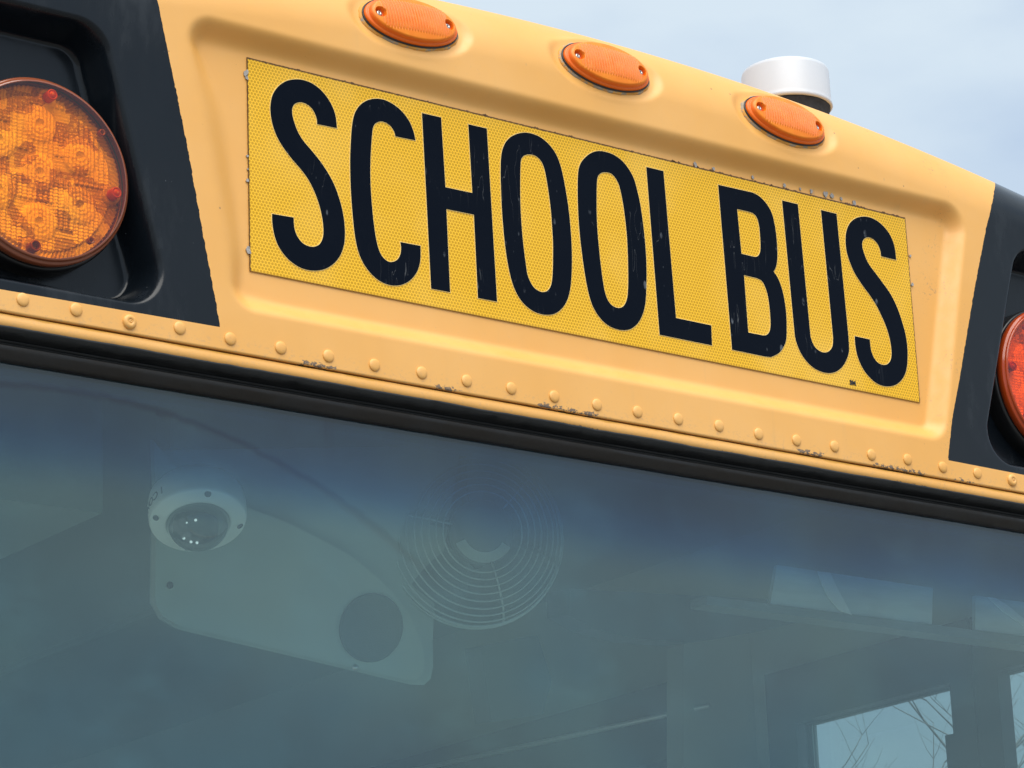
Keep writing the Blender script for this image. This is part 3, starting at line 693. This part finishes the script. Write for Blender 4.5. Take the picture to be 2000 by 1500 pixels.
def relief():
    n = 300; s = np.linspace(-1, 1, n)*.0885
    rr = np.linspace(.0005, .0885, 200)[:, None]; aa = np.linspace(0, 2*np.pi, 560)[None, :]
    U = rr*np.cos(aa); V = rr*np.sin(aa)
    H = np.zeros_like(U)
    # vertical flutes and cross facets in square patches
    cell = .0245
    ci = np.floor((U+.4*cell)/cell).astype(int); cj = np.floor((V+.15*cell)/cell).astype(int)
    hsh = np.modf(np.abs(np.sin(ci*12.9898+cj*78.233)*43758.5453))[0]
    flute = np.abs(np.sin(np.pi*U/.0055)); fac = np.abs(np.modf(V/.0034)[0])
    H += np.where(hsh < .62, flute*.0022+fac*.0007, fac*.0006+np.abs(np.sin(np.pi*(U+V*.3)/.003))*.0004)
    led = [(0, 0)]+[(.050*math.cos(R(30+60*k)), .050*math.sin(R(30+60*k))) for k in range(6)]
    for cx_, cy_ in led:
        d_ = np.hypot(U-cx_, V-cy_)
        w_ = sstep((.0215-d_)/.006)
        ring = .0035+np.abs(np.modf(d_/.0046)[0]-.5)*.0009-.09*d_+.0011*np.abs(np.sin(np.pi*U/.004))
        H = H*(1-.75*w_)+ring*w_
        w2 = sstep((.0052-d_)/.003); H = H*(1-w2)+(.001)*w2
    edge = sstep((rr-.0765)/.003)
    rope = np.abs(np.sin(aa*56+rr*400))*.0022
    H = H*(1-edge)+(rope-.002)*edge
    for k in range(4):
        a0 = R(84+90*k); d_ = np.hypot(U-.0785*math.cos(a0), V-.0785*math.sin(a0))
        w_ = sstep((.0115-d_)/.003); H = H*(1-w_)+(.003-.006*sstep((.0055-d_)/.002))*w_
    H -= .014
    return np.stack([U, V, H], -1)
REL = relief()
def warn_lamp():
    housing = bmesh.new()
    lathe(housing, [(.05, -.046), (.095, -.044), (.0965, -.038), (.0965, -.019), (.0955, -.0165), (.0930, -.0150), (.092, -.017), (.088, -.021), (0, -.021)], Matrix.Identity(4), 96)
    b = from_bm('warning_lamp', housing, BLKPL, bus, True, shift=False)
    bm = bmesh.new()
    pr = [(0, .0035), (.02, .0033), (.045, .0025), (.07, .0008), (.0880, -.0012)]
    lathe(bm, pr, Matrix.Identity(4), 96)
    lens = from_bm('lens', bm, AMB, b, True, shift=False)
    bm = bmesh.new()
    lathe(bm, [(.0880, -.0012), (.0895, -.0012), (.0905, -.0030), (.0905, -.0045), (.0925, -.0050), (.0938, -.0065), (.0938, -.0125), (.0925, -.0165), (.089, -.0165), (.087, -.012)], Matrix.Identity(4), 128)
    rim = from_bm('lens_rim', bm, RIMA, b, True, shift=False)
    refl = np_grid('reflector', REL, REFM, b, shift=False)
    kids = [lens, rim, refl]
    for k in range(4):
        a0 = R(84+90*k)
        bm = bmesh.new(); Mx = Matrix.Translation((.0785*math.cos(a0), .0785*math.sin(a0), -.001))
        red = k != 2
        lathe(bm, [(.0056, -.010), (.0056, -.0008), (.0050, .0), (.0042, .0), (.0039, -.0012)] + ([(.0035, -.0004), (.0020, .0006), (0, .0010)] if red else [(.0034, -.006), (0, -.006)]), Mx, 28)
        kids.append(from_bm('screw_cap', bm, TIP if red else RIMA, b, True, shift=False))
    for sx in range(4):
        a0 = R(39+90*sx); bm = bmesh.new()
        lathe(bm, [(.0034, -.004), (.0034, .0005), (.0024, .0008), (.0020, -.003), (0, -.003)], Matrix.Translation((.080*math.cos(a0), .080*math.sin(a0), -.0012)), 16)
        kids.append(from_bm('lens_post', bm, RIMA, b, True, shift=False))
    return b, kids
wl, kids = warn_lamp()
MW = axis_matrix(Vector((-.6915, -.012, -.057+ZO)), (0, -1, 0), (1, 0, 0))
wl.matrix_world = MW
tag(wl, 'round amber warning lamp nearest the camera, cut by the left edge')
w2 = wl.copy(); C.objects.link(w2); w2.parent = bus
w2.matrix_world = axis_matrix(Vector((.686, -.012, -.057+ZO)), (0, -1, 0), (1, 0, 0))
for ch in kids:
    c2 = ch.copy(); C.objects.link(c2); c2.parent = w2
w2['label'] = 'round amber warning lamp, tinted red-orange for its edge-on look, cut by the right edge of the view'
RED1 = glass_mat('amber_lens_edge_tint', (.95, .27, .02), 1.15, .03); RED2 = simple('amber_rim_edge_tint', (.40, .05, .008), .12)  # redder copies put the amber lamp's edge-on look into the colour
for c2 in w2.children:
    nm = c2.name.split('.')[0]
    if nm in ('lens', 'lens_rim', 'screw_cap', 'lens_post'):
        c2.material_slots[0].link = 'OBJECT'; c2.material_slots[0].material = RED1 if nm == 'lens' else RED2

# ------------------------------------------------------------------ rubber seal and windshield
prof = [(.004, -.2206), (-.0150, -.2208), (-.0172, -.2217), (-.0172, -.2238), (-.0125, -.2266), (-.0060, -.2284), (.0015, -.2290), (.0015, -.2302), (-.0030, -.2306), (-.0035, -.2316), (.0010, -.2322),
        (.0010, -.2334), (-.0030, -.2338), (-.0035, -.2344), (.0005, -.2352), (.0005, -.2358), (-.0065, -.2366), (-.0080, -.2378), (-.0060, -.2420), (-.0035, -.2478), (-.0015, -.2496), (.0020, -.2503), (.0160, -.2505)]
t = np.linspace(-1.15, 1.15, 700); side = np.clip(np.abs(t)-.80, 0, None)**2*1.1
G = []
for i, (y_, z_) in enumerate(prof[::-1]):
    j = len(prof)-1-i
    row = []
    for x_, s in zip(t, side):
        wv = noise.noise(Vector((x_*14, j*.05, 0)))*.0010+noise.noise(Vector((x_*60, 3, 0)))*.0005 if j in (1, 2, 3) else noise.noise(Vector((x_*5, 9, 0)))*.0003
        if j in (3, 4, 5): wv += max(0, noise.noise(Vector((x_*50, 20, j*.3)))-.25)*.0035
        row.append((x_, y_+s, z_+wv))
    G.append(row)
seal = np_grid('window_seal', np.array(G), RUB, bus)
tag(seal, 'ribbed black rubber seal with brown dust along its lower band')
bm = bmesh.new(); bx(bm, (-1.02, .004, -1.10), (1.02, .010, -.249))
ws = from_bm('windshield', bm, WGLASS, bus)
tag(ws, 'large windshield reflecting pale sky, with a blue shade band along its top')
# a grime line where rain streaks end under the seal
# ------------------------------------------------------------------ cabin
WALL = simple('cabin_paint', (.34, .37, .33), .55, var=.05, scale=12)
DARK = simple('window_frame_paint', (.030, .036, .040), .5)
FLOOR = simple('floor_mat', (.22, .22, .21), .8)
CEIL = simple('ceiling_paint', (.22, .25, .24), .6, var=.06, scale=6)
bm = bmesh.new()
XR = 1.15
def wall_panels(bm, X, x2, wins, y0, y1, z0, z1):
    ys = y0
    for (a, b, c, d_) in sorted(wins):
        if a > ys: bx(bm, (X, ys, z0), (x2, a, z1))
        bx(bm, (X, a, z0), (x2, b, c)); bx(bm, (X, a, d_), (x2, b, z1)); ys = b
    bx(bm, (X, ys, z0), (x2, y1, z1))
WR = [(.06, .586, -.80, -.262), (.655, .985, -.80, -.262), (1.30, 1.95, -.75, -.30), (2.10, 2.75, -.75, -.30), (2.9, 3.55, -.75, -.30)]
wall_panels(bm, XR, XR+.022, WR, -.0, 4.2, -2.0, .13)
from_bm('side_wall', bm, WALL, bus)
bm = bmesh.new()
wall_panels(bm, -XR, -XR-.05, [(.10, .62, -1.85, -.30), (.68, 1.18, -1.85, -.30), (1.30, 1.95, -.75, -.30), (2.10, 2.75, -.75, -.30), (2.9, 3.55, -.75, -.30)], -.0, 4.2, -2.0, .13)
from_bm('side_wall', bm, WALL, bus)
bm = bmesh.new(); bx(bm, (-1.15, .05, .06), (1.15, 4.2, .085)); ceil = from_bm('cabin_ceiling', bm, CEIL, bus)
bm = bmesh.new(); bx(bm, (-1.2, 4.2, -2.0), (1.2, 4.23, .13)); from_bm('rear_wall', bm, CEIL, bus)
bm = bmesh.new(); bx(bm, (-1.2, .0, -2.05), (1.2, 4.23, -2.0)); from_bm('cabin_floor', bm, FLOOR, bus)
bm = bmesh.new(); bx(bm, (-1.2, .006, -2.0), (1.2, .04, -1.102)); from_bm('lower_front', bm, YELS, bus)
# roof skin strip so that no daylight leaks above the seal
bm = bmesh.new(); bx(bm, (-1.15, .034, -.252), (1.15, .05, .12)); from_bm('header_beam', bm, CEIL, bus)
# side windows: black frames with panes
for i, (a, b, c, d_) in enumerate(WR):
    bm = bmesh.new(); q = .028
    x1, x2 = XR-.02, XR+.012
    if i == 1:     # driver's sliding window: wide black surround with a latch notch
        bx(bm, (x1, b, c), (x2, 1.05, -.176)); bx(bm, (x1, .61, d_), (x2, b, -.176)); bx(bm, (x1, .61, c), (x2, a, d_))
        bx(bm, (x1+.001, a, -.46), (x2-.001, a+.018, -.335)); 
    elif i == 0:
        bx(bm, (x1, b-.02, c), (x2, .605, -.176)); bx(bm, (x1, a, d_), (x2, b-.02, -.20))
        bx(bm, (x1-.006, b-.032, c), (x1+.008, b-.022, d_))
    else:
        for (u0, u1, v0, v1) in ((a, b, d_-q, d_+.01), (a, b, c-.01, c+q), (a, a+q, c+q, d_-q), (b-q, b, c+q, d_-q)): bx(bm, (x1, u0, v0), (x2, u1, v1))
    fr = from_bm('window_frame', bm, DARK, bus)
    bm = bmesh.new(); bx(bm, (XR+.014, a, c), (XR+.018, b, d_)); from_bm('pane', bm, SGLASS, fr)
# luggage rail / light strip along the far wall
bm = bmesh.new(); tube(bm, [atx(700, 1528, 1.03), atx(1385, 1378, 1.03)], .004, 8); from_bm('grab_rail', bm, simple('rail_metal', (.6, .62, .6), .3, .6), bus, True)
bm = bmesh.new(); p0 = atx(1380, 1380, 1.12)
bx(bm, (1.06, 1.20, -.285), (1.148, 4.19, -.165)); from_bm('wall_ledge', bm, DARK, bus)
# bulkhead panel with the round speaker opening, and the second panel behind it
def at_incl(px_, py_, P0, n):
    dv = rx*((px_-1000)/6000)+ry*((py_-750)/6000)+rz
    P0 = Vector(P0); n = Vector(n); return CP+dv*(((P0-CP).dot(n))/dv.dot(n))
PN = Vector((-.12, -.93, -.34)).normalized(); PP = at(560, 1150, .46)
PAN = simple('bulkhead_panel_paint', (.36, .40, .36), .5, var=.06, scale=9)
SEAM = simple('panel_seam', (.05, .06, .06), .8)
main = [(300, 860), (306, 1000), (303, 1165), (307, 1187), (320, 1205), (350, 1222), (480, 1252), (640, 1292), (700, 1306), (790, 1327), (812, 1328), (824, 1318), (829, 1298), (826, 1262), (800, 1200), (770, 1160), (740, 1130), (690, 1088), (640, 1060), (560, 1020), (480, 990), (400, 960), (330, 900)]
bm = bmesh.new(); slab(bm, [at_incl(a, b, PP, PN) for a, b in main][::-1], -PN, .012)
pan = from_bm('bulkhead_panel', bm, PAN, bus)
bm = bmesh.new(); slab(bm, [at_incl(a, b, PP-PN*.016, PN) for a, b in [(305, 880), (300, 1180), (318, 1212), (350, 1230), (700, 1313), (800, 1337), (828, 1338), (841, 1326), (846, 1300), (845, 1255), (850, 1150), (870, 1060), (900, 870)]][::-1], -PN, .012)
from_bm('bulkhead_backing', bm, simple('backing_paint', (.33, .37, .34), .5, var=.05, scale=8), bus)
cc_ = at_incl(725, 1226, PP+PN*.002, PN)
bm = bmesh.new(); lathe(bm, [(.0405, -.002), (.0405, .002), (.038, .003), (.035, .0012), (0, .0008)], axis_matrix(cc_, PN), 48)
spk = from_bm('speaker_grille', bm, simple('speaker_cloth', (.06, .07, .07), .9, bumpy=.5, scale=900), pan, True)
bm = bmesh.new(); lathe(bm, [(.0042, 0), (.0035, .002), (0, .0025)], axis_matrix(at_incl(332, 1143, PP+PN*.001, PN), PN), 16); from_bm('screw', bm, DARK, pan, True)
bm = bmesh.new(); lathe(bm, [(.004, 0), (.003, .003), (0, .0035)], axis_matrix(at_incl(694, 1304, PP+PN*.001, PN), PN), 16); from_bm('screw', bm, STEEL, pan, True)
# soffit running back beside the panel, above the entrance door
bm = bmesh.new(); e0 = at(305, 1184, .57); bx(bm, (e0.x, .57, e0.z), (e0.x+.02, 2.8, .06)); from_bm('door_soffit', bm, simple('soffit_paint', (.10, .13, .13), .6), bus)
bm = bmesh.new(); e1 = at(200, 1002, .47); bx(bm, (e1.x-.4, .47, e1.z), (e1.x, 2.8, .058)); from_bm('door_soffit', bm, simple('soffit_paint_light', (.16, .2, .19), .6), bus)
# overhead console behind the fan
CON = simple('console_paint', (.10, .14, .16), .5)
bm = bmesh.new(); slab(bm, [at(a, b, .75) for a, b in [(1112, 1150), (1500, 1170), (1605, 1203), (1500, 1230), (1400, 1248), (1340, 1256), (1240, 1248), (1160, 1228), (1112, 1200)]][::-1], (0, 1, .1), .05)
from_bm('overhead_console', bm, CON, bus)
bm = bmesh.new(); slab(bm, [at(a, b, 1.0) for a, b in [(940, 1262), (1050, 1240), (1078, 1330), (1060, 1395), (960, 1410)]][::-1], (0, 1, .1), .04); from_bm('control_box', bm, CON, bus)
bm = bmesh.new(); slab(bm, [at(a, b, 1.1) for a, b in [(1335, 1258), (1500, 1225), (1510, 1500), (1510, 1620), (1335, 1640)]][::-1], (0, 1, 0), .04); from_bm('pillar_trim', bm, PAN, bus)
# light upper ceiling liner towards the driver's side
bm = bmesh.new(); slab(bm, [at(a, b, 1.15) for a, b in [(1345, 1262), (1480, 1225), (1700, 1195), (1900, 1235), (1870, 1250), (1600, 1292), (1515, 1325), (1500, 1500), (1345, 1480)]][::-1], (0, 1, 0), .03); from_bm('ceiling_liner', bm, simple('liner_paint', (.50, .55, .50), .6, var=.05, scale=6), bus)
# cross rail with two brushed metal panels above it
def brushed():
    M = NM('brushed_metal'); p = M.pos()
    n_ = M.noise(p, 60, 4, .6, (.35, 1, 2.2)); x, y, z = M.sep(p)
    c = M.mix(n_, (.55, .62, .64), (.80, .86, .86))
    M.bsdf(Base__Color=c, Metallic=.1, Roughness=M.smooth(n_, .3, .7, .3, .55)); return M.m
BRU = brushed()
STRK = simple('painted_highlight', (.95, .97, .95), .4, .0)  # pale sheet painting a curved highlight onto the metal panels
YM = .30
rail = [(1380, 1165), (2060, 1258)]
bm = bmesh.new(); a1 = at(1380, 1164, YM); a2 = at(2060, 1254, YM)
slab(bm, [a1, at(2060, 1242+8, YM), at(2060, 1268, YM), at(1380, 1180, YM)][::-1], (0, 1, 0), .03)
from_bm('cross_rail', bm, simple('cross_rail_paint', (.18, .22, .23), .4), bus)
for k, quad in enumerate(([(1518, 1103), (1822, 1148), (1820, 1223), (1504, 1181)], [(1905, 1163), (2080, 1187), (2080, 1256), (1905, 1234)])):
    bm = bmesh.new(); slab(bm, [at(a, b, YM+.003) for a, b in quad][::-1], (0, 1, .0), .006)
    o = from_bm('metal_panel', bm, BRU, bus)
    st = [[(1598, 1116), (1606, 1140), (1618, 1165), (1640, 1192), (1664, 1201), (1650, 1175), (1634, 1145), (1622, 1119)], [(1930, 1166), (1960, 1195), (2000, 1222), (2050, 1240), (2050, 1232), (2000, 1208), (1965, 1180), (1945, 1168)]][k]
    bm = bmesh.new(); slab(bm, [at(a, b, YM-.001) for a, b in st][::-1], (0, 1, 0), .002); from_bm('highlight_streak', bm, STRK, o)

# ------------------------------------------------------------------ dome camera (hangs in the cabin)
YC = .31
axd = Vector((-.18, -.40, -.90)).normalized()
cc = at(387, 1021, YC)-axd*.015
dc = empty('dome_camera', (cc.x, cc.y, cc.z+ZO))
tag(dc, 'white domed security camera hanging behind the upper windshield, clear bubble pointing down', 'camera')
CAMW = simple('camera_white', (.90, .90, .84), .4, var=.02)
Ml = axis_matrix(Vector((0, 0, 0)), axd, (1, 0, 0))
Rb = .0520
bm = bmesh.new()
lathe(bm, [(0, -.027), (Rb*.90, -.027), (Rb*.98, -.021), (Rb*1.02, -.008), (Rb*1.01, .0085), (Rb*1.0, .0105), (Rb*.985, .0122), (Rb*.965, .0128), (Rb*.70, .0155), (Rb*.665, .0165), (Rb*.66, .010), (0, .008)], Ml, 72)
from_bm('camera_body', bm, CAMW, dc, True, shift=False)
bm = bmesh.new(); rb = Rb*.655
lathe(bm, [(rb*math.cos(R(a)), .012+rb*.98*math.sin(R(a))) for a in range(0, 90, 6)]+[(0, .012+rb*.98)], Ml, 56)
from_bm('bubble', bm, glass_mat('smoked_bubble', (.52, .56, .56), 1.8), dc, True, shift=False)
bm = bmesh.new(); lathe(bm, [(.024, .010), (.024, .026), (.018, .030), (.012, .031), (.011, .027), (0, .027)], Ml @ Matrix.Rotation(.3, 4, 'X'), 40)
from_bm('lens_module', bm, simple('camera_inner', (.12, .12, .11), .3), dc, True, shift=False)
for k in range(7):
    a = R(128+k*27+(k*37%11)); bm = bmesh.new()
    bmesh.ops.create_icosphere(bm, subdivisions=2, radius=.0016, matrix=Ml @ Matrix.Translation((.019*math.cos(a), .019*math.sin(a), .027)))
    from_bm('led', bm, simple('led_dot_glow', (.95, .97, .95), .08, Emission__Color=(1, 1, 1, 1), Emission__Strength=.7), dc, True, shift=False)  # glow added so the dots show through the bubble
for a in (15, 105, 195, 285):
    bm = bmesh.new(); v_ = Ml @ Vector((Rb*.89*math.cos(R(a)), Rb*.89*math.sin(R(a)), .0136)); nn = (Ml.to_3x3() @ Vector((.5*math.cos(R(a)), .5*math.sin(R(a)), .85)))
    lathe(bm, [(.0036, 0), (.0036, .0009), (.0026, .0011), (0, .0003)], axis_matrix(v_, nn), 18)
    from_bm('screw', bm, simple('dark_screw', (.05, .055, .06), .4), dc, True, shift=False)

# writing on the camera's side: starts where the side faces the lower left of the view
_l = Ml.to_3x3().transposed() @ Vector((-.80, .10, .10)); TA0 = math.atan2(_l.y, _l.x)-.35
def wrap_text(body, size, a0, h0):
    da = .20
    for i, chh in enumerate(body):
        cu = bpy.data.curves.new('t', 'FONT'); cu.body = chh; cu.size = size; cu.extrude = .0002; cu.align_x = 'CENTER'; cu.align_y = 'CENTER'
        tmp = bpy.data.objects.new('t', cu); C.objects.link(tmp)
        dg = bpy.context.evaluated_depsgraph_get(); me = bpy.data.meshes.new_from_object(tmp.evaluated_get(dg))
        C.objects.unlink(tmp); bpy.data.objects.remove(tmp)
        a = a0+da*i
        p_ = Ml @ Vector((Rb*1.021*math.cos(a), Rb*1.021*math.sin(a), h0))
        nrm = Ml.to_3x3() @ Vector((math.cos(a), math.sin(a), 0)); tx = Ml.to_3x3() @ Vector((-math.sin(a), math.cos(a), 0))
        me.transform(axis_matrix(p_, nrm, tx)); me.materials.clear()
        link('printed_letter', me, DARKTXT, dc, False)
DARKTXT = simple('grey_print', (.06, .08, .09), .5)
wrap_text('ICON', .0135, TA0, -.002)

# ------------------------------------------------------------------ fan (behind the windshield)
YF = .42
fc = at(925, 1048, YF)
fan = empty('fan', (fc.x, fc.y, fc.z+ZO))
tag(fan, 'small round cabin fan with a wire cage and white sticker behind the windshield', 'fan')
fd = Vector((-.35, -.93, -.10)).normalized(); Mf = axis_matrix(Vector((0, 0, 0)), fd, (1, -.37, 0)) @ Matrix.Diagonal((.93, .93, .93, 1))
WIRE = simple('fan_wire', (.50, .54, .52), .35, .4)
for k, (r_, h_) in enumerate([(.118, .0), (.1165, .008), (.112, .017), (.105, .025), (.097, .031), (.088, .036), (.079, .039), (.070, .041), (.061, .042), (.052, .043)]):
    bm = bmesh.new(); tube(bm, [Mf @ Vector((r_*math.cos(2*math.pi*i/90), r_*math.sin(2*math.pi*i/90), h_)) for i in range(90)], .0011 if k > 1 else .0016, 6, True)
    from_bm('cage_ring', bm, WIRE, fan, True, shift=False)
for k in range(3):
    a = R(-72+120*k); bm = bmesh.new()
    tube(bm, [Mf @ Vector((r_*math.cos(a), r_*math.sin(a), h_-.002)) for r_, h_ in [(.1175, -.002), (.117, .008), (.112, .0165), (.105, .0245), (.097, .0305), (.079, .0385), (.061, .042), (.04, .043)]], .0013, 6)
    from_bm('cage_spoke', bm, WIRE, fan, True, shift=False)
bm = bmesh.new(); lathe(bm, [(0, .048), (.026, .047), (.030, .046), (.040, .043), (.042, .038), (.042, .030), (0, .03)], Mf, 48); from_bm('hub', bm, simple('hub_plastic', (.10, .12, .12), .4), fan, True, shift=False)
bm = bmesh.new(); rows_ = []
ang = [R(205+(330-205)*i/24) for i in range(25)]
va = [bm.verts.new(Mf @ Vector((.0275*math.cos(a), .0275*math.sin(a), .0500))) for a in ang]; vb = [bm.verts.new(Mf @ Vector((.0405*math.cos(a), .0405*math.sin(a), .0475))) for a in ang]
for i in range(24): bm.faces.new((va[i], va[i+1], vb[i+1], vb[i]))
bmesh.ops.solidify(bm, geom=list(bm.faces), thickness=.0006)
from_bm('sticker', bm, simple('sticker_white', (.66, .70, .66), .5, var=.05), fan, shift=False)
for k in range(4):
    a = R(45+90*k)
    bm = bmesh.new(); n_ = 9; g = []
    for i in range(n_):
        r_ = .035+.07*i/(n_-1); wd = .026+.016*math.sin(math.pi*i/(n_-1))
        g.append([bm.verts.new(Mf @ (Matrix.Rotation(a+.004*i, 3, 'Z') @ Vector((r_, wd*s_, .012+.010*s_)))) for s_ in (-1, -.4, .4, 1)])
    for A, B in zip(g, g[1:]):
        for j in range(3): bm.faces.new((A[j], A[j+1], B[j+1], B[j]))
    bmesh.ops.solidify(bm, geom=list(bm.faces), thickness=.0012)
    from_bm('blade', bm, simple('fan_blade', (.20, .25, .25), .35), fan, True, shift=False)
bm = bmesh.new(); lathe(bm, [(0, -.06), (.03, -.058), (.04, -.02), (.04, .0), (0, .002)], Mf, 32); tube(bm, [Mf @ Vector((0, 0, -.04)), Mf @ Vector((0, .10, -.06)), Mf @ Vector((0, .26, -.05))], .008, 10)
from_bm('motor_mount', bm, DARK, fan, True, shift=False)

# ------------------------------------------------------------------ antenna on the roof
YA = .155
ac = at(1538, 217, YA)
ant = empty('antenna', (ac.x, ac.y, ac.z+ZO))
tag(ant, 'white round puck antenna standing on the roof edge behind the right marker lamp', 'antenna')
up = Vector((.0, .0, 1)).normalized()
RA = .0545
bm = bmesh.new()
lathe(bm, [(RA*.86, .0015), (RA*.99, .0), (RA*1.03, .002), (RA*1.015, .005), (RA*1.0, .009), (RA*.995, .046), (RA*.97, .0505), (RA*.90, .0525), (0, .0535)], axis_matrix(Vector((0, 0, 0)), up), 96)
from_bm('cover', bm, WHITE, ant, True, shift=False)
bm = bmesh.new(); lathe(bm, [(0, .003), (RA*.97, .003), (RA*.97, -.002), (RA*.95, -.004), (RA*.92, -.012), (RA*.95, -.035), (0, -.04)], axis_matrix(Vector((0, 0, 0)), up), 64)
for v_ in bm.verts: v_.co += Vector((noise.noise(v_.co*90), noise.noise(v_.co*90+Vector((5, 0, 0))), noise.noise(v_.co*90+Vector((0, 9, 0)))))*.0015
from_bm('foam_base', bm, FOAM, ant, True, shift=False)

# ------------------------------------------------------------------ bare trees beyond the far side
BARK = simple('bare_bark', (.30, .28, .26), .9, var=.3, scale=20)
def tree(loc, h, label, seed):
    rnd = random.Random(seed)
    t_ = empty('bare_tree', loc); tag(t_, label, 'tree', 'bare trees beyond the bus')
    bmt = bmesh.new(); bmc = bmesh.new()
    def grow(bm, p, d_, L, r, lv):
        pts_ = [p]; n_ = 4
        for i in range(n_):
            d_ = (d_+Vector((rnd.uniform(-.22, .22), rnd.uniform(-.22, .22), rnd.uniform(-.08, .16)))).normalized()
            pts_.append(pts_[-1]+d_*L/n_)
        tube(bm, pts_, [r*(1-.5*i/n_) for i in range(n_+1)], 6 if lv < 2 else 4)
        if lv >= 5: return
        for k in range(rnd.choice((2, 3, 3)) if lv else 5):
            i = rnd.randint(2, n_); ax_ = Vector((rnd.uniform(-1, 1), rnd.uniform(-1, 1), rnd.uniform(-.1, .5))).normalized()
            nd = (d_*.65+ax_*.75).normalized()
            grow(bmc, pts_[i], nd, L*rnd.uniform(.55, .8), r*.5, lv+1)
    grow(bmt, Vector((0, 0, 0)), Vector((0, 0, 1)), h*.36, h*.010, 0)
    from_bm('trunk', bmt, BARK, t_, True, shift=False); from_bm('crown', bmc, BARK, t_, True, shift=False)
for i, (px_, py_, X_, h_, lab) in enumerate([(1700, 1700, 9.5, 6.9, 'bare tree whose twigs show through the driver window'), (1990, 1600, 9, 6.2, 'bare tree showing through the front side window at the right edge')]):
    q = atx(px_, py_, X_)
    tree((q.x, q.y, 0), h_, lab, 11+i)
